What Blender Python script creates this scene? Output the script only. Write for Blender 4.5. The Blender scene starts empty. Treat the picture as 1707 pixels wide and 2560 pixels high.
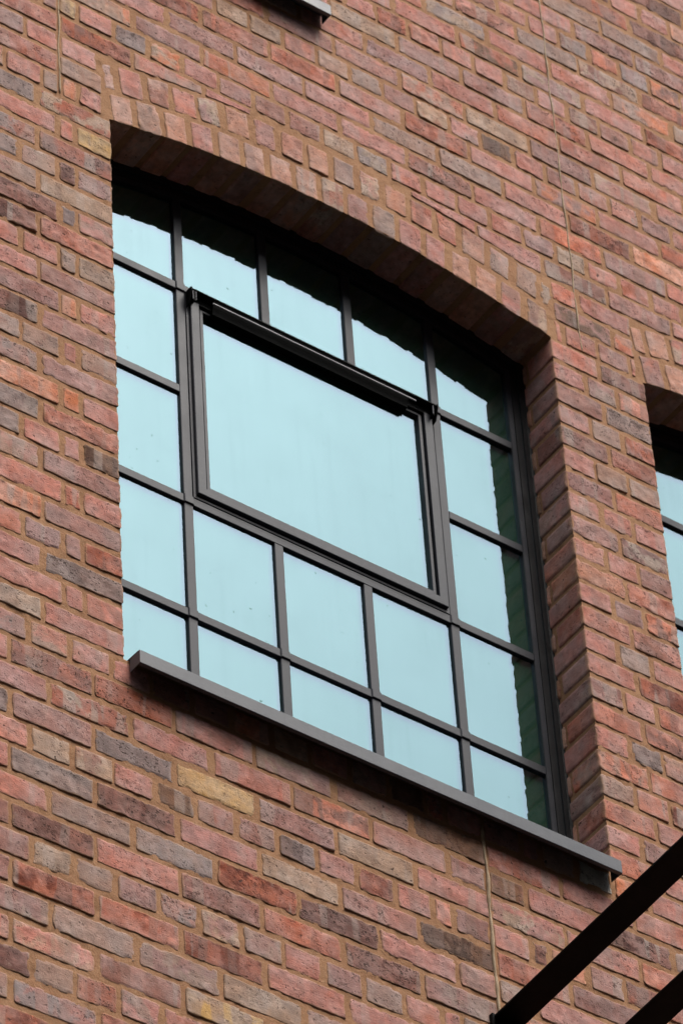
import bpy, bmesh, math, random
import numpy as np
from mathutils import Matrix, Vector

sc = bpy.context.scene
C = sc.collection
rad = math.radians
GZ = 11.68                     # height of the window's springing line above the ground

# ------------------------------------------------------------------ camera
cam_d = bpy.data.cameras.new('camera'); cam = bpy.data.objects.new('camera', cam_d); C.objects.link(cam)
R = [[0.81423425, -0.57838861, -0.04989184], [0.37791046, 0.59331737, -0.71074481], [0.4406884, 0.55985812, 0.70167843]]
CP = (-4.95487448, -7.16399162, -10.07758886 + GZ)
cam.matrix_world = Matrix(((R[0][0], -R[1][0], -R[2][0], CP[0]), (R[0][1], -R[1][1], -R[2][1], CP[1]),
                           (R[0][2], -R[1][2], -R[2][2], CP[2]), (0, 0, 0, 1)))
cam_d.sensor_fit = 'VERTICAL'; cam_d.sensor_height = 36.0; cam_d.sensor_width = 24.0
cam_d.lens = 12498.075 / 2560 * 36.0
cam_d.clip_start = 0.5; cam_d.clip_end = 2000
cam_d.dof.use_dof = True; cam_d.dof.focus_distance = 12.1; cam_d.dof.aperture_fstop = 9.0
sc.camera = cam

# ------------------------------------------------------------------ sky, sun, exposure
SUN_EL, SUN_AZ = 66.0, 22.0      # degrees; azimuth turned from the wall's normal towards its right end
w = bpy.data.worlds.new('World'); sc.world = w; w.use_nodes = True
nt = w.node_tree; bg = nt.nodes['Background']
sky = nt.nodes.new('ShaderNodeTexSky'); sky.sky_type = 'NISHITA'; sky.sun_disc = False
sun_dir = Vector((math.sin(rad(SUN_AZ)) * math.cos(rad(SUN_EL)), -math.cos(rad(SUN_AZ)) * math.cos(rad(SUN_EL)), math.sin(rad(SUN_EL))))
sky.sun_elevation = rad(SUN_EL); sky.sun_rotation = math.atan2(sun_dir.x, sun_dir.y)
sky.altitude = 50; sky.air_density = 1.4; sky.dust_density = 4.0; sky.ozone_density = 1.0
# thin high cloud: greys the blue and drifts softly in brightness
bw = nt.nodes.new('ShaderNodeRGBToBW'); nt.links.new(sky.outputs[0], bw.inputs[0])
tc = nt.nodes.new('ShaderNodeTexCoord'); cn = nt.nodes.new('ShaderNodeTexNoise'); nt.links.new(tc.outputs['Generated'], cn.inputs['Vector'])
cn.inputs['Scale'].default_value = 7; cn.inputs['Detail'].default_value = 5; cn.inputs['Roughness'].default_value = .5
cm = nt.nodes.new('ShaderNodeMapRange'); nt.links.new(cn.outputs['Fac'], cm.inputs['Value'])
for k_, v_ in (('From Min', .3), ('From Max', .7), ('To Min', .38), ('To Max', .92)): cm.inputs[k_].default_value = v_
cl = nt.nodes.new('ShaderNodeMix'); cl.data_type = 'RGBA'; cl.blend_type = 'MULTIPLY'; cl.inputs[0].default_value = 1
cv = nt.nodes.new('ShaderNodeTexNoise'); nt.links.new(tc.outputs['Generated'], cv.inputs['Vector']); cv.inputs['Scale'].default_value = 9; cv.inputs['Detail'].default_value = 3
cr = nt.nodes.new('ShaderNodeMapRange'); nt.links.new(cv.outputs['Fac'], cr.inputs['Value'])
for k_, v_ in (('From Min', .3), ('From Max', .7), ('To Min', .88), ('To Max', 1.14)): cr.inputs[k_].default_value = v_
cb = nt.nodes.new('ShaderNodeMath'); cb.operation = 'MULTIPLY'; nt.links.new(bw.outputs[0], cb.inputs[0]); nt.links.new(cr.outputs[0], cb.inputs[1])
nt.links.new(cb.outputs[0], cl.inputs[6]); cl.inputs[7].default_value = (1.0, .995, .985, 1)
cx = nt.nodes.new('ShaderNodeMix'); cx.data_type = 'RGBA'; nt.links.new(cm.outputs[0], cx.inputs[0])
nt.links.new(sky.outputs[0], cx.inputs[6]); nt.links.new(cl.outputs[2], cx.inputs[7]); nt.links.new(cx.outputs[2], bg.inputs[0])
bg.inputs[1].default_value = 0.15
sun_d = bpy.data.lights.new('sun', 'SUN'); sun_d.energy = 1.5; sun_d.angle = rad(30); sun_d.color = (1, 0.95, 0.88)
sun = bpy.data.objects.new('sun', sun_d); C.objects.link(sun); sun.location = (3, -6, 30)
sun.rotation_euler = sun_dir.to_track_quat('Z', 'Y').to_euler()
sc.view_settings.view_transform = 'Standard'; sc.view_settings.look = 'None'
sc.view_settings.gamma = 1; sc.view_settings.exposure = 1.25
sc.cycles.max_bounces = 6; sc.cycles.diffuse_bounces = 4; sc.cycles.glossy_bounces = 4

# ------------------------------------------------------------------ helpers
def obj(name, mesh, parent=None, mats=(), loc=(0, 0, 0)):
    o = bpy.data.objects.new(name, mesh); C.objects.link(o); o.location = loc
    for m in mats: mesh.materials.append(m)
    if parent: o.parent = parent
    return o
def empty(name, loc=(0, 0, 0), parent=None):
    o = bpy.data.objects.new(name, None); C.objects.link(o); o.location = loc; o.empty_display_size = .2
    if parent: o.parent = parent
    return o
def copy_tree(o, parent):
    c = o.copy(); C.objects.link(c); c.parent = parent
    for ch in o.children: copy_tree(ch, c)
    return c
def lin(r, g, b):
    return tuple(((v / 255) / 12.92 if v <= 10 else ((v / 255 + .055) / 1.055) ** 2.4) for v in (r, g, b))

class NT:
    """small node-building helper"""
    def __init__(s, name):
        s.m = bpy.data.materials.new(name); s.m.use_nodes = True; s.t = s.m.node_tree; s.t.nodes.clear()
        s.out = s.n('ShaderNodeOutputMaterial')
    def n(s, typ, **kw):
        x = s.t.nodes.new(typ)
        for k, v in kw.items(): setattr(x, k, v)
        return x
    def put(s, sock, v):
        if v is None: return
        if hasattr(v, 'is_output'): s.t.links.new(v, sock)
        elif isinstance(v, tuple) and len(v) == 3 and sock.type == 'RGBA': sock.default_value = (*v, 1)
        else: sock.default_value = v
    def coord(s, scale=None):
        c = s.n('ShaderNodeTexCoord').outputs['Object']
        if scale:
            m = s.n('ShaderNodeMapping'); s.put(m.inputs['Vector'], c); m.inputs['Scale'].default_value = scale; c = m.outputs[0]
        return c
    def noise(s, vec, scale, detail=4, rough=.6, w=None, dist=0):
        x = s.n('ShaderNodeTexNoise'); x.noise_dimensions = '4D' if w is not None else '3D'
        s.put(x.inputs['Vector'], vec)
        if w is not None: s.put(x.inputs['W'], w)
        x.inputs['Scale'].default_value = scale; x.inputs['Detail'].default_value = detail; x.inputs['Roughness'].default_value = rough
        x.inputs['Distortion'].default_value = dist
        return x.outputs['Fac']
    def math(s, op, a, b=None, c=None, clamp=False):
        x = s.n('ShaderNodeMath', operation=op); x.use_clamp = clamp; s.put(x.inputs[0], a)
        if b is not None: s.put(x.inputs[1], b)
        if c is not None: s.put(x.inputs[2], c)
        return x.outputs[0]
    def step(s, v, lo, hi, a=0., b=1.):
        x = s.n('ShaderNodeMapRange', interpolation_type='SMOOTHSTEP'); s.put(x.inputs['Value'], v)
        s.put(x.inputs['From Min'], lo); s.put(x.inputs['From Max'], hi); s.put(x.inputs['To Min'], a); s.put(x.inputs['To Max'], b)
        return x.outputs[0]
    def mix(s, f, a, b, blend='MIX'):
        x = s.n('ShaderNodeMix', data_type='RGBA', blend_type=blend); x.clamp_factor = True
        s.put(x.inputs[0], f); s.put(x.inputs[6], a); s.put(x.inputs[7], b); return x.outputs[2]
    def attr(s, name):
        return s.n('ShaderNodeAttribute', attribute_name=name)
    def bump(s, h, dist, strength=1.):
        x = s.n('ShaderNodeBump'); s.put(x.inputs['Height'], h); x.inputs['Distance'].default_value = dist; x.inputs['Strength'].default_value = strength
        return x.outputs[0]
    def principled(s, col, rough, spec=.5, normal=None, metal=0.):
        p = s.n('ShaderNodeBsdfPrincipled'); s.put(p.inputs['Base Color'], col); s.put(p.inputs['Roughness'], rough)
        p.inputs['Specular IOR Level'].default_value = spec; p.inputs['Metallic'].default_value = metal
        if normal is not None: s.put(p.inputs['Normal'], normal)
        return p.outputs[0]
    def done(s, sh):
        s.t.links.new(sh, s.out.inputs[0]); return s.m

# ------------------------------------------------------------------ materials
MORTAR = (.345, .174, .094)
def mat_brick():
    k = NT('reclaimed brick')
    co = k.coord()
    col, col2, par = k.attr('col'), k.attr('col2'), k.attr('par')
    sep = k.n('ShaderNodeSeparateColor'); k.put(sep.inputs[0], par.outputs['Color'])
    seed, mott, pit = sep.outputs[0], sep.outputs[1], sep.outputs[2]; edge = par.outputs['Alpha']
    W = k.math('MULTIPLY', seed, 83.0)
    big = k.noise(co, 13, 6, .62, W, .4)
    f = k.math('MULTIPLY', k.step(big, .47, .56), mott)
    c = k.mix(f, col.outputs['Color'], col2.outputs['Color'])
    # upright scorch and salt bands left by the kiln
    bco = k.n('ShaderNodeMapping'); k.put(bco.inputs['Vector'], co); bco.inputs['Scale'].default_value = (15, 6, 1.6)
    bco.inputs['Rotation'].default_value = (0, .12, 0)
    band = k.noise(bco.outputs[0], 1.0, 2, .5, k.math('ADD', W, 7.7), .25)
    c = k.mix(k.math('MULTIPLY', k.step(band, .555, .585), k.math('MULTIPLY', mott, .85)), c, k.mix(.5, col2.outputs['Color'], (.30, .20, .17)))
    c = k.mix(k.math('MULTIPLY', k.step(band, .40, .37), k.math('MULTIPLY', mott, .6)), c, (.40, .31, .27))
    # tone drift, drag marks, grime and pits
    hsv = k.n('ShaderNodeHueSaturation'); k.put(hsv.inputs['Color'], c)
    k.put(hsv.inputs['Value'], k.step(k.noise(co, 26, 7, .7, k.math('ADD', W, 31.)), .30, .70, .76, 1.20))
    k.put(hsv.inputs['Saturation'], k.step(k.noise(co, 12, 4, .6, k.math('ADD', W, 51.)), .3, .7, .80, 1.15)); c = hsv.outputs[0]
    dco = k.coord((1, 1, 5.5)); drag = k.noise(dco, 60, 5, .65, W)
    h2 = k.n('ShaderNodeHueSaturation'); k.put(h2.inputs['Color'], c); k.put(h2.inputs['Value'], k.step(drag, .30, .70, .84, 1.10)); c = h2.outputs[0]
    area = k.step(k.noise(co, 15, 3, .6, k.math('ADD', W, 3.)), .42, .60)
    grime = k.math('MULTIPLY', k.step(k.noise(co, 34, 8, .74, k.math('ADD', W, 9.)), .53, .61), k.math('MULTIPLY', pit, area))
    c = k.mix(k.math('MULTIPLY', grime, .85), c, k.mix(.5, col2.outputs['Color'], (.035, .018, .014)))
    p1 = k.math('MULTIPLY', k.step(k.noise(co, 125, 3, .6, W), .57, .64), k.math('MULTIPLY', pit, area))
    p2 = k.math('MULTIPLY', k.step(k.noise(co, 70, 5, .62, k.math('ADD', W, 29.)), .615, .66), k.math('ADD', k.math('MULTIPLY', pit, .7), .25))
    p3 = k.step(k.noise(co, 62, 2, .5, k.math('ADD', W, 19.)), .70, .73)
    pits = k.math('MAXIMUM', k.math('MAXIMUM', p1, p2), p3, clamp=True)
    c = k.mix(k.math('MULTIPLY', pits, .80), c, (.040, .022, .017))
    # pale chalky wear, mortar smears along the arrises
    e2 = k.step(k.math('ADD', edge, k.math('MULTIPLY', k.math('SUBTRACT', k.noise(co, 70, 6, .7, W), .5), 1.7)), .42, .10)
    c = k.mix(k.math('MULTIPLY', e2, .55), c, (.36, .215, .125))
    smear = k.step(k.noise(co, 34, 7, .72, k.math('ADD', W, 71.)), .60, .70)
    c = k.mix(k.math('MULTIPLY', smear, .40), c, (.42, .30, .24))
    hgt = k.math('SUBTRACT', k.math('ADD', k.math('MULTIPLY', drag, .45), k.math('MULTIPLY', k.noise(co, 260, 3, .6), .35)), k.math('ADD', k.math('MULTIPLY', pits, 1.2), k.math('MULTIPLY', grime, .5)))
    return k.done(k.principled(c, .9, .18, k.bump(hgt, .0028, .8)))
def mat_mortar():
    k = NT('sandy lime mortar'); co = k.coord()
    c = k.mix(k.step(k.noise(co, 6, 5, .6), .35, .68), MORTAR, (.405, .218, .118))
    c = k.mix(k.math('MULTIPLY', k.step(k.noise(co, 28, 4, .65), .52, .70), .7), c, (.235, .115, .056))
    c = k.mix(k.math('MULTIPLY', k.step(k.noise(co, 330, 2, .6), .45, .75), .5), c, (.44, .30, .18))
    h = k.math('ADD', k.math('MULTIPLY', k.noise(co, 55, 5, .7), .8), k.math('MULTIPLY', k.noise(co, 420, 2, .6), .25))
    return k.done(k.principled(c, .95, .1, k.bump(h, .004, .8)))
def mat_brick_far():
    k = NT('distant brickwork'); co = k.n('ShaderNodeTexCoord').outputs['Object']
    m = k.n('ShaderNodeMapping'); k.put(m.inputs['Vector'], co); m.inputs['Rotation'].default_value = (rad(90), 0, 0)
    b = k.n('ShaderNodeTexBrick'); k.put(b.inputs['Vector'], m.outputs[0]); b.inputs['Scale'].default_value = 1
    b.inputs['Brick Width'].default_value = .2312; b.inputs['Row Height'].default_value = .085; b.inputs['Mortar Size'].default_value = .007
    b.inputs['Color1'].default_value = (.36, .19, .15, 1); b.inputs['Color2'].default_value = (.24, .15, .13, 1); b.inputs['Mortar'].default_value = (*MORTAR, 1)
    return k.done(k.principled(b.outputs[0], .9, .2))
def mat_paint(name, base, rough, grime=.3, spec=.5):
    k = NT(name); co = k.coord()
    n = k.noise(co, 9, 5, .65); st = k.noise(k.coord((60, 60, 5)), 1, 4, .6)
    c = k.mix(k.math('MULTIPLY', k.step(n, .45, .75), grime), base, tuple(v * 1.45 + .012 for v in base))
    c = k.mix(k.math('MULTIPLY', k.step(st, .5, .72), grime * .8), c, tuple(v * .62 for v in base))
    c = k.mix(k.math('MULTIPLY', k.step(k.noise(co, 130, 3, .6), .62, .72), grime), c, tuple(v * 1.5 + .02 for v in base))
    r = k.step(n, .3, .7, rough - .06, rough + .1)
    return k.done(k.principled(c, r, spec, k.bump(k.noise(co, 160, 3, .5), .0006, .5)))
def mat_glass(front):
    """front: clear outer face that mirrors part of the sky; back: coated inner face over a dark green body"""
    k = NT('clear outer glass face' if front else 'coated inner glass face'); co = k.coord()
    gl = k.n('ShaderNodeBsdfGlossy'); gl.inputs['Roughness'].default_value = .006
    k.put(gl.inputs['Normal'], k.bump(k.noise(co, 1.6, 2, .5), .004, .12))
    dirt = k.step(k.noise(co, 5, 6, .7), .35, .8); streak = k.step(k.noise(k.coord((38, 1, 2.2)), 1, 4, .65), .45, .8)
    T = GLASS_FRONT if front else GLASS_BACK
    tint = k.mix(k.math('MULTIPLY', dirt, .5), T, tuple(v * .87 for v in T))
    tint = k.mix(k.math('MULTIPLY', streak, .25), tint, tuple(v * .80 for v in T))
    spots = k.math('MULTIPLY', k.step(k.noise(co, 52, 2, .5), .718, .745), k.step(k.noise(co, 4, 2, .5), .42, .6))
    k.put(gl.inputs['Color'], k.mix(k.math('MULTIPLY', spots, .75), tint, (.10, .13, .13)))
    if front:
        o = k.n('ShaderNodeBsdfTransparent'); o.inputs['Color'].default_value = (.86, .97, .93, 1)
    else:
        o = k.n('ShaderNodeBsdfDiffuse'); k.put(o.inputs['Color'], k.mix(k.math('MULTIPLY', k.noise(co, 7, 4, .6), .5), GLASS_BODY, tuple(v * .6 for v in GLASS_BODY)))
    mx = k.n('ShaderNodeMixShader'); mx.inputs[0].default_value = GLASS_MIX[0 if front else 1]
    k.put(mx.inputs[1], o.outputs[0]); k.put(mx.inputs[2], gl.outputs[0])
    return k.done(mx.outputs[0])
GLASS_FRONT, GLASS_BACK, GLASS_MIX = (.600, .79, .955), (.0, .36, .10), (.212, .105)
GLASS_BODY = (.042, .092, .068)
M_BRICK, M_MORTAR, M_FAR = mat_brick(), mat_mortar(), mat_brick_far()
M_FRAME = mat_paint('grey window paint', (.031, .033, .041), .42, .4, .24)
M_TRIM = mat_paint('charcoal frame trim', (.016, .017, .019), .42, .3, .25)
M_SILL = mat_paint('grey sill metal', (.064, .068, .080), .38, .28, .42)
M_DARK = mat_paint('black hood metal', (.0025, .003, .0025), .6, .05, .05)
M_LIP = mat_paint('hood lip glint', (.26, .255, .27), .4, .3)  # pale tone paints the glint on the hood's lip and end edges
M_BEAM = mat_paint('black steel paint', (.0010, .0014, .0017), .5, .1, .06)
M_GLASS, M_GLASS2 = mat_glass(True), mat_glass(False)
def mat_simple(name, a, b, scale, rough=.9):
    k = NT(name); co = k.coord(); n = k.noise(co, scale, 6, .65)
    return k.done(k.principled(k.mix(k.step(n, .3, .7), a, b), rough, .2, k.bump(k.noise(co, scale * 12, 3, .6), .003, .6)))
M_SEAL = mat_simple('buff sealant', (.53, .40, .27), (.40, .29, .19), 40)
M_MASTIC = mat_simple('dark silicone', (.012, .012, .012), (.03, .028, .026), 30, .5)
M_GROUND = mat_simple('street paving', (.022, .021, .020), (.034, .032, .030), 1.5)
M_CLAD = mat_simple('dark cladding', (.026, .024, .022), (.036, .033, .030), 2)  # kept dark so the added block across the street bounces little light
M_ROOF = mat_simple('roof felt', (.10, .10, .10), (.14, .14, .14), 2)

# ------------------------------------------------------------------ brickwork
CO = .085                      # one course
ST, HD = .2312, .1156          # stretcher and header pitch
W = 1.464                      # window opening
RISE = .0945; RA = (W * W / 4 + RISE * RISE) / (2 * RISE); ZC = RISE - RA; RING = .226
OPEN = [(0., 0., -23 * CO), (1.796, 0., -23 * CO), (-.720, 2.869, .912)]     # left edge, springing, bottom
XL, XR, ZB, ZT = -1.85, 4.10, -60 * CO, 42 * CO
FINE = (-.50, 2.40, -3.45, 2.15)
def intr(x): return ZC + np.sqrt(np.maximum(RA ** 2 - (x - W / 2) ** 2, 0))
def extr(x): return ZC + np.sqrt(np.maximum((RA + RING) ** 2 - (x - W / 2) ** 2, 0))

def hash3(i, j, k, s):
    h = (i.astype(np.int64) * 73856093) ^ (j.astype(np.int64) * 19349663) ^ (k.astype(np.int64) * 83492791) ^ (s * 2654435761)
    h = (h ^ (h >> 13)) * 1274126177 & 0x7fffffff; h = h ^ (h >> 16)
    return (h & 0xffff) / 65535.0
def vnoise(P, scale, s):
    q = P / scale; f = np.floor(q); t = q - f; t = t * t * (3 - 2 * t); f = f.astype(np.int64)
    r = 0
    for a in (0, 1):
        wx = t[:, 0] if a else 1 - t[:, 0]
        for b in (0, 1):
            wy = t[:, 1] if b else 1 - t[:, 1]
            for c in (0, 1):
                wz = t[:, 2] if c else 1 - t[:, 2]
                r = r + wx * wy * wz * hash3(f[:, 0] + a, f[:, 1] + b, f[:, 2] + c, s)
    return r * 2 - 1

TONE = {  # main colour, second colour, mottling, pitting
 'P': ((185, 131, 120), (172, 114, 102), .45, .42), 'S': ((189, 128, 111), (166, 102, 86), .7, .55),
 'O': ((194, 128, 102), (206, 150, 126), .7, .4), 'M': ((168, 128, 120), (142, 99, 90), .6, .55),
 'G': ((164, 135, 123), (152, 120, 110), .5, .40), 'B': ((150, 130, 125), (116, 95, 90), .6, .9),
 'D': ((146, 105, 95), (98, 60, 51), .9, .95), 'K': ((122, 92, 76), (80, 53, 41), .8, .5),
 'Y': ((188, 152, 107), (172, 138, 104), .5, .5), 'C': ((176, 148, 130), (156, 126, 108), .6, .6),
 'W': ((196, 190, 180), (150, 140, 130), .6, .5), 'A': ((188, 142, 124), (174, 124, 106), .4, .4),
 'R': ((166, 106, 89), (124, 69, 55), .9, .95)}
POOL = 'P' * 38 + 'S' * 18 + 'M' * 16 + 'O' * 4 + 'G' * 6 + 'C' * 4 + 'D' * 4 + 'K' + 'B' * 2 + 'R' * 10 + 'Y'
ARCHPOOL = 'A' * 34 + 'P' * 16 + 'G' * 8 + 'C' * 12 + 'M' * 5 + 'S' * 6
KALB = 1.04
TONES = {-37: '-30B -18P', -36: '-28D -11R', -35: '-21P 2M 23Y', -34: '-31M -21G -9P 2M 13C 25C 37P', -33: '-21R 2S 25R 49P', -32: '-33M -21C -21C -12G -10C 2M 13B 25M 36G 48P 62M 71G 82P', -31: '-22D 1P 25M 48S 72D 94M', -30: '-29P -11G 12B 36R 54D 65M 82P 99M 109G', -29: '-21B 2D 25P 39C 48C 71M 78M 94K 113S 134M 137M', -28: '-32P -21C -10C 1P 13K 25M 36M 63P 70R 82P 91S 99M 112P 121D 141M', -27: '-22M 2B 25Y 40M 72C 94P 117C 142P', -26: '-29P -11R 13P 35P 67S 83M 99M 111K 128P 151D 154R', -25: '-21D -3R 25P 93K 114P 124R 137P 160P', -24: '-21G -10P 0P 144W', -23: '-30C -11P 151S', -22: '-14P -5P', -20: '152G', -19: '154S 171S', -18: '152P 163B 172P', -17: '-30M -20M 154S 170D', -16: '-33B -23P -14P -5K 152M 163P 172S', -15: '-30B -11R 154P 171R', -14: '-28O -14O -5P 152P 163G 174P', -13: '-29B -11M 155S 171D', -12: '-32G -22G -13P -5G 151P 151P 152M 162M 163G 173S', -11: '-30D -12M 171S', -10: '-29M -14O -6P 152P 163P 173M', -9: '-30P -10M 154M 171D', -8: '-32P -23P -14G -6C 151P 162P 172P', -7: '-30D -11S 155M 172S', -6: '-24D -14B -6P 152P 163G 173G', -5: '-28M 155D 172R', -4: '-33B -23P -14D -5M 151P 162G', -3: '-29B -11R 154M', -2: '-27P -14P -5Y 152P 163M 174S', -1: '-30B -11R', 0: '-32P -22P -8P', 1: '-30R -19R -9G', 2: '-31M -27M -22P -11P', 3: '18P', 4: '-13Y -4P -4S 7B 18O 33P 41M 54D 65M 75C 87B 111P', 5: '0O 18M 41O 65P 86P 113D', 6: '11P 24M 36M 53M 76P 105G 123G', 7: '24R 42S 65S 88M 96P 110R 134P 148O', 8: '42C 53C 65S 76G 87G 110C 123P 134K 146P 157M', 9: '73M 88M 110G 134C 152M', 10: '82S 106M 123P 147S 166S', 11: '80C 93P 113M 135M 157R', 12: '90P 105R 113P 124P 136P 147G 171G', 13: '113P 136K 153M 164P', 14: '126B 147P 167P', 15: '138D 154G 166C', 16: '149P 172B', 17: '166P 167P 177M'}

TON = {j: [(int(t[:-1]) / 100, t[-1]) for t in s.split()] for j, s in TONES.items()}

class Bricks:
    def __init__(s, seed):
        s.V, s.F, s.MI, s.a, s.b, s.p, s.n = [], [], [], [], [], [], 0
        s.rng = random.Random(seed)
    def add(s, P, F, mi, col=(.3, .2, .1), col2=(.3, .2, .1), par=None):
        n = len(P); s.V.append(P); s.F.append(F + s.n); s.MI.append(np.full(len(F), mi, np.int32))
        s.a.append(np.tile((*col, 1.), (n, 1))); s.b.append(np.tile((*col2, 1.), (n, 1)))
        s.p.append(par if par is not None else np.tile((0., 0., 0., 1.), (n, 1))); s.n += n
    def brick(s, w, h, fmap, tone, fine=True, depth=.022, y0=0., back=False):
        """one rounded, chipped brick; fmap turns (u, v) on its face into wall x, z"""
        r = s.rng
        def ax(L):
            if not fine: return np.array([0, .005, L - .005, L])
            e = [0, .0022, .005, .009, .014]
            if L < .045: e = [0, .002, .005]
            m = max(2, int((L - 2 * e[-1]) / .0062)); mid = np.linspace(e[-1], L - e[-1], m + 1)
            return np.concatenate([e[:-1], mid, [L - q for q in e[:-1][::-1]]])
        us, vs = ax(w), ax(h); nu, nv = len(us), len(vs)
        U, Vv = np.meshgrid(us, vs, indexing='ij'); U = U.ravel(); Vv = Vv.ravel()
        du = np.minimum(U, w - U); dv = np.minimum(Vv, h - Vv); e = np.minimum(du, dv)
        rc = r.uniform(.004, .015) if fine else .004; rc = min(rc, w * .3, h * .3)
        ca, cb = np.maximum(rc - du, 0), np.maximum(rc - dv, 0); l = np.hypot(ca, cb); sc_ = np.where(l > rc, rc / np.maximum(l, 1e-9), 1)
        U = U + np.sign(w / 2 - U) * ca * (1 - sc_); Vv = Vv + np.sign(h / 2 - Vv) * cb * (1 - sc_)
        rr = r.uniform(.0012, .0032); y = np.where(e < rr, rr - np.sqrt(np.maximum(rr * rr - (rr - e) ** 2, 0)), 0) * 1.0
        X, Z = fmap(U, Vv)
        idx = np.arange(nu * nv).reshape(nu, nv)
        ring = np.concatenate([idx[:, 0], idx[-1, 1:], idx[-2::-1, -1], idx[0, -2:0:-1]])
        P = np.stack([X, y, Z], 1)
        ys = [depth] if not fine or depth < .05 else list(np.linspace(.014, depth, 7))
        rings = [ring]; n0 = nu * nv; allP = [P]; edge = [np.clip(e / .016, 0, 1)]
        for yy in ys:
            q = P[ring].copy(); q[:, 1] = yy; allP.append(q); rings.append(np.arange(len(ring)) + n0); n0 += len(ring)
            edge.append(np.full(len(ring), 0.35 if depth < .05 else 1. if .02 < yy < depth - .01 else .35))
        if back:
            pass
        P = np.concatenate(allP); edge = np.concatenate(edge)
        F = [np.stack([idx[:-1, :-1], idx[1:, :-1], idx[1:, 1:], idx[:-1, 1:]], -1).reshape(-1, 4)]
        for A, B in zip(rings[:-1], rings[1:]):
            F.append(np.stack([np.roll(A, -1), A, B, np.roll(B, -1)], -1))
        F = np.concatenate(F)
        if fine:
            sd = r.randrange(1 << 20); rough = r.choice([.5, .8, 1., 1., 1.3, 1.8])
            Q = P + np.array([sd % 97, sd % 89, sd % 83])
            wgt = np.clip(1 - np.clip(edge * .016, 0, .012) / .012, .12, 1)
            for ax_, sg in ((0, 1), (2, 1)):
                P[:, ax_] += wgt * rough * (.0017 * vnoise(Q, .034, sd + ax_) + .0017 * vnoise(Q, .012, sd + 7 + ax_))
            P[:, 1] += (.0007 * vnoise(Q, .06, sd + 3) + .0009 * rough * vnoise(Q, .016, sd + 5) + .0007 * vnoise(Q, .007, sd + 11)) * (P[:, 1] < depth - 1e-4)
            ch = vnoise(Q, .021, sd + 13)
            P[:, 1] += np.where((edge < .9) & (ch > .42), (ch - .42) * .006 * rough * (1 - edge), 0)
            if tone in 'RDB' and r.random() < .8:
                c2 = vnoise(Q, .03, sd + 17); P[:, 1] += np.where((c2 > .25) & (P[:, 1] < .012), np.minimum((c2 - .25) * .006, .0012), 0)
            tx, tz = r.gauss(0, .006), r.gauss(0, .007)
            P[:, 1] += r.gauss(0, .0007) + (P[:, 0] - P[:, 0].mean()) * tx + (P[:, 2] - P[:, 2].mean()) * tz
        if fine: P[:nu * nv, 1] = np.where(edge[:nu * nv] > .5, np.minimum(P[:nu * nv, 1], .0004), P[:nu * nv, 1])
        P[:, 1] += y0
        m, m2, mt, pt = TONE[tone]
        br = r.gauss(1, .05); hue = r.gauss(0, .025)
        f = lambda c: tuple(max(.01, min(.8, v * KALB * br * q)) for v, q in zip(lin(*c), (1 + hue, 1, 1 - hue)))
        if r.random() < .35: m2 = TONE[r.choice('PMCDRSG')][0]; mt = min(1, mt + .3)
        par = np.empty((len(P), 4)); par[:, 0] = r.random(); par[:, 1] = np.clip(mt * r.uniform(.6, 1.25), 0, 1); par[:, 2] = np.clip(pt * r.uniform(.4, 1.4), 0, 1); par[:, 3] = edge
        s.add(P, F, 0, f(m), f(m2), par)
    def sheet(s, A, B, nu, nv, mi=1, amp=.0010, sd=5):
        """grid surface between curves A(t) and B(t) (arrays nu x 3)"""
        t = np.linspace(0, 1, nv)[None, :, None]; G = A[:, None, :] * (1 - t) + B[:, None, :] * t
        P = G.reshape(-1, 3).copy()
        if amp: P += (amp * vnoise(P, .023, sd) + amp * .6 * vnoise(P, .008, sd + 1))[:, None] * np.array([.3, 1, .3])
        i = np.arange(nu * nv).reshape(nu, nv)
        s.add(P, np.stack([i[:-1, :-1], i[1:, :-1], i[1:, 1:], i[:-1, 1:]], -1).reshape(-1, 4), mi)
    def mesh(s, name, dz=GZ):
        V = np.concatenate(s.V); V[:, 2] += dz; F = np.concatenate(s.F); MI = np.concatenate(s.MI)
        me = bpy.data.meshes.new(name); me.vertices.add(len(V)); me.vertices.foreach_set('co', V.astype(np.float32).ravel())
        me.loops.add(F.size); me.loops.foreach_set('vertex_index', F.astype(np.int32).ravel())
        me.polygons.add(len(F)); me.polygons.foreach_set('loop_start', np.arange(0, F.size, 4, dtype=np.int32))
        me.polygons.foreach_set('material_index', MI); me.polygons.foreach_set('use_smooth', np.ones(len(F), bool))
        for nm, arr in (('col', s.a), ('col2', s.b), ('par', s.p)):
            at = me.attributes.new(nm, 'FLOAT_COLOR', 'POINT'); at.data.foreach_set('color', np.concatenate(arr).astype(np.float32).ravel())
        me.update(); me.validate(); return me

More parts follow.
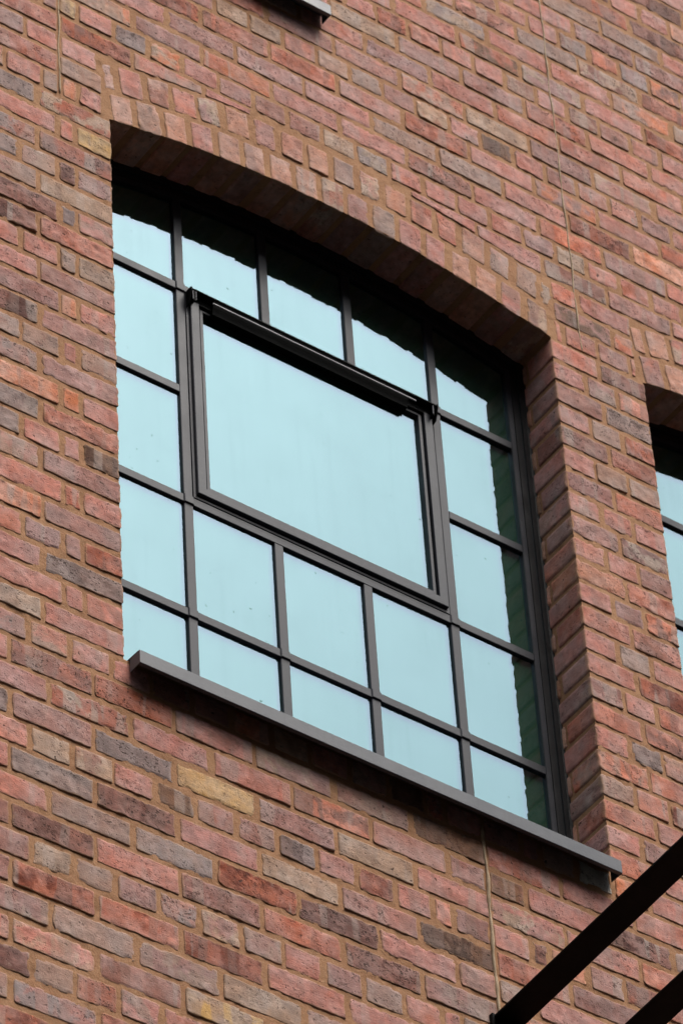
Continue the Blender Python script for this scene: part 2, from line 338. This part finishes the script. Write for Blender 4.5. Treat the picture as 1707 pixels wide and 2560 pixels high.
def phases(a, p, lo, hi):
    k = math.ceil((lo - a) / p - 1e-6); out = []
    while a + k * p < hi: out.append(a + k * p); k += 1
    return out
def course(j):
    """joint positions along course j, reclaimed English garden wall bond"""
    hd = j % 4 == 0; odd = j % 2 == 1
    if j >= 0:
        a = phases(.015, HD, XL, XR) if hd else phases(.080 if odd else .195, ST, XL, XR)
        if j < 12: a = [x for x in a if abs(x + .16) > .05] + [-.16]
    elif j >= -23:
        a = []
        for x0 in (0.,):
            if odd: a += [x0 - ST * k for k in range(9)]
            else:
                a += [x0, x0 - .1130, x0 - .1700]
                a += [x0 - .170 - (HD if hd else ST) * k for k in range(1, 16 if hd else 8)]
        b = 1.464; a += [b, b + .166, b + .332] if odd else [b, b + .1107, b + .2214, b + .332]
        b = 1.796 + W; a += [b + ST * k for k in range(4)] if odd else [b, b + .113, b + .17] + [b + .17 + (HD if hd else ST) * k for k in range(1, 8 if hd else 4)]
        a = [x for x in a if x > XL]
    else:
        b = 1.058
        if hd: a = phases(-.04, HD, XL, b - .13) + [.880, .939] + [b + HD, b + HD + .06] + phases(b + HD * 2 + .06, HD, b + .2, XR)
        elif odd: a = phases(.137, ST, XL, b - .03) + phases(b + ST, ST, b + .1, XR)
        else: a = phases(.012, ST, XL, b - .06) + [b + HD] + phases(b + HD + ST, ST, b + .2, XR)
        a.append(b)
    a = sorted(set(round(x, 4) for x in a + [XL, XR])); o = [a[0]]
    for x in a[1:]:
        if x - o[-1] > .028: o.append(x)
    return o

GX, GZJ = .0120, .0125
def tone_of(j, x0, x1, rng):
    for x, t in TON.get(j, ()):
        if x0 <= x <= x1: return t
    return rng.choice(POOL)
wallb = Bricks(11); rng = random.Random(5)
for j in range(-60, 42):
    z0, z1 = j * CO, (j + 1) * CO; zc = (z0 + z1) / 2
    js = course(j)
    for x0, x1 in zip(js[:-1], js[1:]):
        tone = tone_of(j, x0, x1, rng)
        parts = [(x0, x1, GX / 2, GX / 2, None, None)]      # left, right, half joints, arch cut, jamb side
        for ox, oz, ob in OPEN:
            new = []
            for a, b, ga, gb, cut, jm in parts:
                if b <= ox - .03 or a >= ox + W + .03: new.append((a, b, ga, gb, cut, jm)); continue
                if zc < ob or zc > oz + .36: new.append((a, b, ga, gb, cut, jm)); continue
                if zc < oz:                                  # beside the opening
                    if a < ox - .02: new.append((a, min(b, ox), ga, 0 if b >= ox - .03 else gb, cut, 'R' if b >= ox - .03 else jm))
                    if b > ox + W + .02: new.append((max(a, ox + W), b, 0 if a <= ox + W + .03 else ga, gb, cut, 'L' if a <= ox + W + .03 else jm))
                else:                                        # around the arch
                    al, ar = ox - .024, ox + W + .024
                    if zc < oz + .255:
                        if a < al - .02: new.append((a, min(b, al), ga, min(gb, .004) if b > al else gb, cut, jm))
                        if b > ar + .02: new.append((max(a, ar), b, min(ga, .004) if a < ar else ga, gb, cut, jm))
                        if oz + .255 - CO < zc and min(b, ar) - max(a, al) > .03: new.append((max(a, al), min(b, ar), ga, gb, (ox, oz), jm))
                    else: new.append((a, b, ga, gb, (ox, oz), jm))
            parts = new
        for a, b, ga, gb, cut, jm in parts:
            A, B = a + ga, b - gb
            if B - A < .012: continue
            za, zb = z0 + GZJ / 2 + rng.gauss(0, .0012), z1 - GZJ / 2 + rng.gauss(0, .0012)
            if ga: A += rng.gauss(0, .0016)
            if gb: B += rng.gauss(0, .0016)
            fine = B > FINE[0] and A < FINE[1] and zb > FINE[2] and za < FINE[3]
            if cut:
                ox, oz = cut
                xs = np.linspace(A, B, 60); lo = np.maximum(za, oz + extr(xs - ox) + .009); ok = (zb - lo) > .016
                if not ok.any(): continue
                A2, B2 = xs[ok].min(), xs[ok].max()
                if B2 - A2 < .03: continue
                def fm(u, v, A=A2, za=za, zb=zb, ox=ox, oz=oz):
                    x = A + u; l = np.maximum(za, oz + extr(x - ox) + .009); return x, l + v / (zb - za) * (zb - l)
                wallb.brick(B2 - A2, zb - za, fm, tone, fine)
            else:
                def fm(u, v, A=A, za=za): return A + u, za + v
                if jm and fine:
                    full = not (j % 2 == 1)                  # header on the face shows a stretcher in the reveal
                    d = .165 if full else .108
                    wallb.brick(B - A, zb - za, fm, tone, True, d)
                    if not full: wallb.brick(B - A, zb - za, fm, rng.choice('PSRMK'), True, .06, .1215)
                else: wallb.brick(B - A, zb - za, fm, tone, fine, .165 if jm else .022)
# mortar bed behind and between the bricks
def curve(xs, z, y=.0017): return np.stack([xs, np.full(len(xs), y), z if np.ndim(z) else np.full(len(xs), z)], 1)
def mortar(x0, x1, zlo, zhi, st=.011):
    xs = np.linspace(x0, x1, max(2, int((x1 - x0) / st))); l = zlo(xs) if callable(zlo) else np.full(len(xs), zlo); h = zhi(xs) if callable(zhi) else np.full(len(xs), zhi)
    wallb.sheet(curve(xs, l), curve(xs, h), len(xs), max(2, int((h - l).max() / st)))
zb1 = -23 * CO; xe = 1.796 + W
top = lambda x: np.where((x > -.716) & (x < -.72 + W - .004), .916, ZT)
mortar(-.45, 2.4, -3.5, zb1, .0095)
mortar(XL, -.45, ZB, zb1, .05); mortar(2.4, XR, ZB, zb1, .05); mortar(-.45, 2.4, ZB, -3.5, .05)
mortar(-.45, -.003, zb1, .912, .0095); mortar(XL, -.45, zb1, .912, .05)
mortar(W + .003, 1.793, zb1, .912, .0095); mortar(xe + .003, XR, zb1, .912, .05)
mortar(-.003, W + .003, lambda x: intr(x) + .005, .912, .0095)
mortar(1.793, 2.4, lambda x: intr(x - 1.796) + .005, .912, .0095); mortar(2.4, xe + .003, lambda x: intr(x - 1.796) + .005, .912, .05)
mortar(.747, 2.4, .912, 2.15, .0095); mortar(.747, 2.4, 2.15, ZT, .05); mortar(2.4, XR, .912, ZT, .05); mortar(XL, -.723, .912, ZT, .05)
mortar(-.723, .747, lambda x: 2.869 + intr(x + .72) + .005, ZT, .05)
for ox, oz, ob in OPEN:        # reveals and soffits
    n = int((oz - ob) / .012); zz = np.linspace(ob, oz + .012, n)
    for xx in (ox - .0045, ox + W + .0045):
        wallb.sheet(np.stack([np.full(n, xx), np.full(n, .005), zz], 1), np.stack([np.full(n, xx), np.full(n, .17), zz], 1), n, 10)
    xs = np.linspace(ox - .004, ox + W + .004, 120); z = oz + intr(xs - ox) + .0045
    wallb.sheet(curve(xs, z), curve(xs, z, .17), 120, 12)
# plain brickwork of the rest of the front, its sides, back and roof
def quad(a, b, c, d, mi): wallb.add(np.array([a, b, c, d], float), np.array([[0, 1, 2, 3]]), mi)
X0, X1, Zg, Zt, Yb = -9., 12., -GZ, 6.5, 9.
for (a, b, c, d) in ((X0, XL, Zg, Zt), (XR, X1, Zg, Zt), (XL, XR, Zg, ZB), (XL, XR, ZT, Zt)):
    quad((a, .002, c), (b, .002, c), (b, .002, d), (a, .002, d), 2)
quad((X0, Yb, Zg), (X0, .002, Zg), (X0, .002, Zt), (X0, Yb, Zt), 2); quad((X1, .002, Zg), (X1, Yb, Zg), (X1, Yb, Zt), (X1, .002, Zt), 2)
quad((X1, Yb, Zg), (X0, Yb, Zg), (X0, Yb, Zt), (X1, Yb, Zt), 2); quad((X0, .002, Zt), (X1, .002, Zt), (X1, Yb, Zt), (X0, Yb, Zt), 3)

building = empty('brick_building', (0, 0, 0))
building['label'] = 'old red brick building with arched grey metal windows seen from below'
building['category'] = 'building'
obj('wall', wallb.mesh('wall'), building, (M_BRICK, M_MORTAR, M_FAR, M_ROOF))

# arches: two rings of half bricks over each opening
def arch(ox, oz, seed, fine):
    b = Bricks(seed); r = b.rng
    for ring in (0, 1):
        n = 17 if ring == 0 else 18; p = W / 17
        for i in range(n):
            s0 = i * p - (p / 2 if ring else 0); s1 = s0 + p
            if ring: s0, s1 = max(s0, -.012), min(s1, W + .012)
            g = .0092; t0, t1 = ring * .116 + (.0 if ring == 0 else .007), ring * .116 + .106 + (.002 if ring else 0)
            A, B = s0 + g * r.uniform(.6, 1.35), s1 - g * r.uniform(.6, 1.35)
            t0 += r.gauss(0, .0015); t1 += r.gauss(0, .003); sh = r.gauss(0, .014)
            def fm(u, v, A=A, t0=t0, t1=t1, sh=sh, B=B):
                s_ = A + u; t = t0 + v; lean = (s_ - W / 2) / RA * .45 + sh
                return ox + s_ + t * lean, oz + intr(np.clip(s_, -.02, W + .02)) + t
            b.brick(B - A, t1 - t0, fm, r.choice(ARCHPOOL), fine, .165 if ring == 0 else .022)
    return b.mesh('brick_arch')
for i, (ox, oz, ob) in enumerate(OPEN):
    obj('brick_arch', arch(ox, oz, 40 + i, i < 2), building, (M_BRICK,))

# buff sealant beads in the wall's movement joints
def bead(x, z0, z1, seed, rad_=.0042, y=-.001, wob=.0016):
    r = random.Random(seed); n = max(8, int((z1 - z0) / .012)); m = 8; V = []; F = []
    ph = [r.uniform(0, 6) for _ in range(4)]
    for i in range(n):
        z = z0 + (z1 - z0) * i / (n - 1); q = rad_ * (1 + .22 * math.sin(z * 41 + ph[0]) + .14 * math.sin(z * 97 + ph[1]) + r.gauss(0, .06))
        cx = x + wob * math.sin(z * 13 + ph[2]) + wob * .7 * math.sin(z * 37 + ph[3]); cy = y + .0012 * math.sin(z * 29 + ph[1])
        if i in (0, n - 1): q *= .4
        for k in range(m):
            a = 2 * math.pi * k / m; V.append((cx + q * math.cos(a), cy + 1.2 * q * math.sin(a), z + GZ))
    for i in range(n - 1):
        for k in range(m): F.append((i * m + k, i * m + (k + 1) % m, (i + 1) * m + (k + 1) % m, (i + 1) * m + k))
    F.append(tuple(range(m))[::-1]); F.append(tuple((n - 1) * m + k for k in range(m)))
    me = bpy.data.meshes.new('sealant_joint'); me.from_pydata(V, [], F); me.shade_smooth(); return me
for i, (x, z0, z1, rr, yy) in enumerate(((-.159, .010, .905, .0023, .0012), (1.574, .006, ZT - .02, .0022, -.0004), (1.0545, ZB + .02, -1.99, .0040, .0002))):
    obj('sealant_joint', bead(x, z0, z1, i + 3, rr, yy), building, (M_SEAL,))

# ------------------------------------------------------------------ windows
class MB:
    def __init__(s): s.V, s.F = [], []
    def poly(s, vs, fs):
        n = len(s.V); s.V += vs; s.F += [tuple(i + n for i in f) for f in fs]
    def box(s, x0, x1, y0, y1, z0, z1, ch=.0015):
        """box with its front (y0) edges chamfered"""
        a = [(x0, y1, z0), (x1, y1, z0), (x1, y1, z1), (x0, y1, z1)]
        b = [(x0, y0 + ch, z0), (x1, y0 + ch, z0), (x1, y0 + ch, z1), (x0, y0 + ch, z1)]
        c = [(x0 + ch, y0, z0 + ch), (x1 - ch, y0, z0 + ch), (x1 - ch, y0, z1 - ch), (x0 + ch, y0, z1 - ch)]
        f = [(3, 2, 1, 0), (8, 9, 10, 11)]
        for k in range(4):
            l = (k + 1) % 4; f += [(k, l, 4 + l, 4 + k), (4 + k, 4 + l, 8 + l, 8 + k)]
        s.poly(a + b + c, f)
    def prism(s, prof, x0, x1):
        n = len(prof); s.poly([(x0, y, z) for y, z in prof] + [(x1, y, z) for y, z in prof],
            [tuple(range(n))[::-1], tuple(range(n, 2 * n))] + [(i, (i + 1) % n, n + (i + 1) % n, n + i) for i in range(n)])
    def loops(s, L):
        """bridge closed loops of equal length"""
        n = len(L[0]); s.poly([p for l in L for p in l], [(a * n + i, a * n + (i + 1) % n, (a + 1) * n + (i + 1) % n, (a + 1) * n + i) for a in range(len(L) - 1) for i in range(n)])
    def mesh(s, name):
        me = bpy.data.meshes.new(name); me.from_pydata(s.V, [], s.F); me.update()
        b = bmesh.new(); b.from_mesh(me); bmesh.ops.recalc_face_normals(b, faces=b.faces); b.to_mesh(me); b.free(); return me

HB = 23 * CO
def arch_loop(d, y, n=40):
    """outline of the opening inset by d"""
    Rr = RA - d; xs = np.linspace(d, W - d, n); zs = ZC + np.sqrt(Rr ** 2 - (xs - W / 2) ** 2)
    return [(d, y, -HB + d)] + [(float(a), y, float(z)) for a, z in zip(xs, zs)] + [(W - d, y, -HB + d)]
def rect_loop(x0, x1, z0, z1, d, y): return [(x0 + d, y, z0 + d), (x0 + d, y, z1 - d), (x1 - d, y, z1 - d), (x1 - d, y, z0 + d)]
VX = [.3085, .5870, .8675, 1.1475]; HZ = [-.3390, -.7345, -1.1340, -1.5340]; BW = .0138
GY = .1515
def make_window(parent, ox, oz):
    t = empty('window', (ox, 0, GZ + oz), parent)
    m = MB(); m.loops([arch_loop(d, y) for d, y in ((.0, .175), (.0, .1345), (.0185, .1345), (.0185, .1405), (.040, .1405), (.040, .1432), (.0595, .1432), (.0595, .156))])
    o = obj('frame', m.mesh('frame'), t, (M_TRIM,))
    m = MB(); m.loops([arch_loop(d, y) for d, y in ((.0415, .1425), (.0425, .1418), (.0575, .1418), (.0580, .1425))])
    obj('glazing_bead', m.mesh('glazing_bead'), t, (M_FRAME,))
    # silicone between frame and brick
    L = [[(x + (.0005 if x > .7 else -.0005), y, z) for x, y, z in arch_loop(d, y)] for d, y in ((-.004, .131), (.006, .1335))]
    m = MB(); m.loops(L); o = obj('silicone_seal', m.mesh('silicone_seal'), t, (M_MASTIC,))
    ztop = lambda x: float(intr(x)) - .05
    def bar(*boxes):
        m = MB()
        for b in boxes: m.box(*b)
        obj('glazing_bar', m.mesh('glazing_bar'), t, (M_FRAME,))
    F0, B0 = .1438, .156
    for i, x in enumerate(VX):
        if i in (0, 3): bar((x - BW, x + BW, F0, B0, -HB + .05, ztop(x)))
        else:
            bar((x - BW, x + BW, F0, B0, HZ[0] + BW, ztop(x))); bar((x - BW, x + BW, F0, B0, -HB + .05, HZ[2] - BW))
    def hbar(x0, x1, z, cross):
        m = MB(); m.box(x0, x1, F0 - .0006, B0 - .001, z - BW, z + BW)
        for x in cross:
            m.box(x - BW - .0015, x + BW + .0015, F0 - .0042, F0 + .002, z - BW - .0012, z + BW + .0012, .0026)
        obj('glazing_bar', m.mesh('glazing_bar'), t, (M_FRAME,))
    hbar(.056, W - .056, HZ[0], (VX[0], VX[3])); hbar(.056, VX[0] - BW, HZ[1], ()); hbar(VX[3] + BW, W - .056, HZ[1], ())
    hbar(.056, W - .056, HZ[2], (VX[0], VX[3])); hbar(.056, W - .056, HZ[3], VX)
    # fixed sub-frame round the opening light
    x0, x1, z0, z1 = VX[0] + BW, VX[3] - BW, HZ[2] + BW, HZ[0] - BW
    m = MB(); m.loops([rect_loop(x0, x1, z0, z1, d, y) for d, y in ((.0006, .1475), (.0016, .1475), (.0020, .1428), (.0028, .1422), (.0105, .1422), (.0110, .1428), (.0110, .157))])
    obj('sub_frame', m.mesh('sub_frame'), t, (M_FRAME,))
    cx0, cx1, cz0, cz1 = .3335, 1.1240, -1.1035, -.3600
    m = MB(); m.loops([rect_loop(cx0, cx1, cz0, cz1, d, y) for d, y in ((.0, .157), (.0, .1356), (.0018, .1338), (.0262, .1338), (.0272, .1350), (.0272, .1490), (.0330, .1490), (.0330, .1412), (.0336, .1404), (.0422, .1404), (.0430, .1414), (.0430, .156))])
    obj('casement', m.mesh('casement'), t, (M_FRAME,))
    m = MB(); m.prism([(.146, -.3535), (.1165, -.3555), (.1165, -.3590), (.1300, -.3640), (.1345, -.3900), (.146, -.3900)], .3275, 1.1305)
    m.prism([(.1180, -.3592), (.1195, -.3640), (.1260, -.3850), (.1300, -.4050), (.1500, -.4080), (.1500, -.3592)], .4000, 1.0380)
    for xa in (.3245, 1.1306):
        m.prism([(.146, -.3500), (.1150, -.3520), (.1150, -.3640), (.1220, -.3860), (.1290, -.4060), (.146, -.4110)], xa, xa + .0028)
    for xa, xb in ((.3345, .3385), (1.1170, 1.1210)):
        m.box(xa, xb, .1175, .134, -.4000, -.3620, .001)
    hood = obj('vent_hood', m.mesh('vent_hood'), t, (M_DARK,))
    m = MB(); m.box(.3950, 1.0600, .1165, .1200, -.3790, -.3748, .0008)
    for xa in (.3305, .3400, 1.1155): m.box(xa, xa + .0016, .1162, .1190, -.3960, -.3640, .0006)
    obj('hood_lip', m.mesh('hood_lip'), t, (M_LIP,))
    # panes, each set very slightly out of true
    r = random.Random(8); m = MB()
    xs = [.0575] + VX + [W - .0575]; zs = [.05] + HZ + [-HB + .045]
    for i in range(5):
        for k in range(5):
            if 1 <= i <= 3 and k in (1, 2): continue
            a, b = xs[i], xs[i + 1]; dy = [r.gauss(0, .00035) for _ in range(3)]
            n = 9; top_ = [(a + (b - a) * q / (n - 1), 0 if k else 1) for q in range(n)]
            tz = [(float(intr(x)) - .052 if k == 0 else zs[k]) for x, _ in top_]; zb_ = zs[k + 1]
            yy = lambda x, z: GY + dy[0] + dy[1] * (x - a) / (b - a) + dy[2] * (z - zb_) / .4
            V = [(x, yy(x, z), z) for (x, _), z in zip(top_, tz)] + [(x, yy(x, zb_), zb_) for x, _ in top_]
            V += [(x, y + .0065, z) for x, y, z in V]
            Fc = [(q, q + 1, n + q + 1, n + q) for q in range(n - 1)] + [(2 * n + q + 1, 2 * n + q, 3 * n + q, 3 * n + q + 1) for q in range(n - 1)]
            Fc += [(q + 1, q, 2 * n + q, 2 * n + q + 1) for q in range(n - 1)] + [(n + q, n + q + 1, 3 * n + q + 1, 3 * n + q) for q in range(n - 1)]
            Fc += [(0, n, 3 * n, 2 * n), (2 * n - 1, n - 1, 3 * n - 1, 4 * n - 1)]
            m.poly(V, Fc)
    m.box(cx0 + .04, cx1 - .04, GY + .0002, GY + .0067, cz0 + .04, cz1 - .04, .0001)
    me = m.mesh('glass'); me.materials.append(M_GLASS); me.materials.append(M_GLASS2)
    for pl in me.polygons: pl.material_index = 0 if pl.normal.y < -.9 else 1
    obj('glass', me, t)
    # pressed metal sill with a turned-down front
    m = MB(); zt_, zl, yf = -HB + .001, -HB - .041, -.047
    m.prism([(.150, -HB + .022), (yf + .0015, zt_), (yf, zt_ - .0018), (yf, zl + .001), (yf + .001, zl), (yf + .011, zl), (yf + .012, zl + .001), (yf + .012, zl + .003), (yf + .003, zl + .003), (yf + .003, zt_ - .003), (.150, -HB + .012)], .011, 1.4565)
    for xa in (.0112, 1.4540): m.prism([(-.004, zt_ - .001), (yf + .001, zt_ - .003), (yf + .001, zl + .0005), (-.004, zl + .0005)], xa, xa + .0022)
    sl = obj('window_sill', m.mesh('window_sill'), t, (M_SILL,))
    return t
win = make_window(building, OPEN[0][0], OPEN[0][1])
for ox, oz, ob in OPEN[1:]:
    c = copy_tree(win, building); c.location = (ox, 0, GZ + oz)

# ------------------------------------------------------------------ black steel bars
def beam(x, z, wd, label):
    t = empty('steel_bar', (x, 0, GZ + z)); t['label'] = label; t['category'] = 'steel bar'; t['group'] = 'black steel bars jutting out from the brick wall'
    L, rise, th = 1.9, .037, .009
    m = MB(); V = []; ch = .0015
    for y in (-.013, -L):
        zz = -y * rise
        V += [(ch, y, zz - th), (wd - ch, y, zz - th), (wd, y, zz - th + ch), (wd, y, zz - ch), (wd - ch, y, zz), (ch, y, zz), (0, y, zz - ch), (0, y, zz - th + ch)]
    m.poly(V, [tuple(range(8))[::-1], tuple(range(8, 16))] + [(k, (k + 1) % 8, 8 + (k + 1) % 8, 8 + k) for k in range(8)])
    obj('bar', m.mesh('bar'), t, (M_BEAM,))
    m = MB(); m.box(-.006, wd + .006, -.013, .004, -.115, .0045, .0015)
    for zq in (-.040, -.090):
        for xq in (.018, wd - .018):
            m.prism([(-.0205, zq - .007), (-.0205, zq + .007), (-.0125, zq + .008), (-.0125, zq - .008)], xq - .007, xq + .007)
    obj('fixing_plate', m.mesh('fixing_plate'), t, (M_BEAM,))
    return t
beam(1.0285, -2.607, .0805, 'black flat steel bar passing just below the right end of the window sill')
beam(1.3180, -2.607, .0830, 'black flat steel bar cutting across the bottom right corner, farther from the sill')

# ------------------------------------------------------------------ ground
m = MB(); S_ = 600.
m.poly([(-S_, -S_, 0), (S_, -S_, 0), (S_, S_, 0), (-S_, S_, 0)], [(0, 1, 2, 3)])
g = obj('ground', m.mesh('ground'), None, (M_GROUND,)); g['kind'] = 'structure'

# unseen block added across the street to keep low light off this front
ob_ = empty('added_shade_block', (0, -13, 0)); ob_['label'] = 'unseen plain dark block added across the street to block low light'; ob_['category'] = 'building'
m = MB(); m.box(-50, 50, -9, 0, 0, 23.6, .01); obj('wall', m.mesh('wall'), ob_, (M_CLAD,))
m = MB(); m.box(-50.3, 50.3, -9.3, .3, 23.6, 24.1, .02); obj('roof', m.mesh('roof'), ob_, (M_ROOF,))
for i in range(24):
    for k in range(6):
        m = MB(); m.box(-47.3 + i * 4, -45.7 + i * 4, .004, .05, 1.4 + k * 3.6, 3.7 + k * 3.6, .004) if not (i or k) else None
        if not (i or k): pane0 = obj('window', m.mesh('window'), ob_, (M_DARK,))
        elif i < 14 and k < 6:
            p = pane0.copy(); C.objects.link(p); p.parent = ob_; p.location = (i * 7.1, 0, k * 3.6)
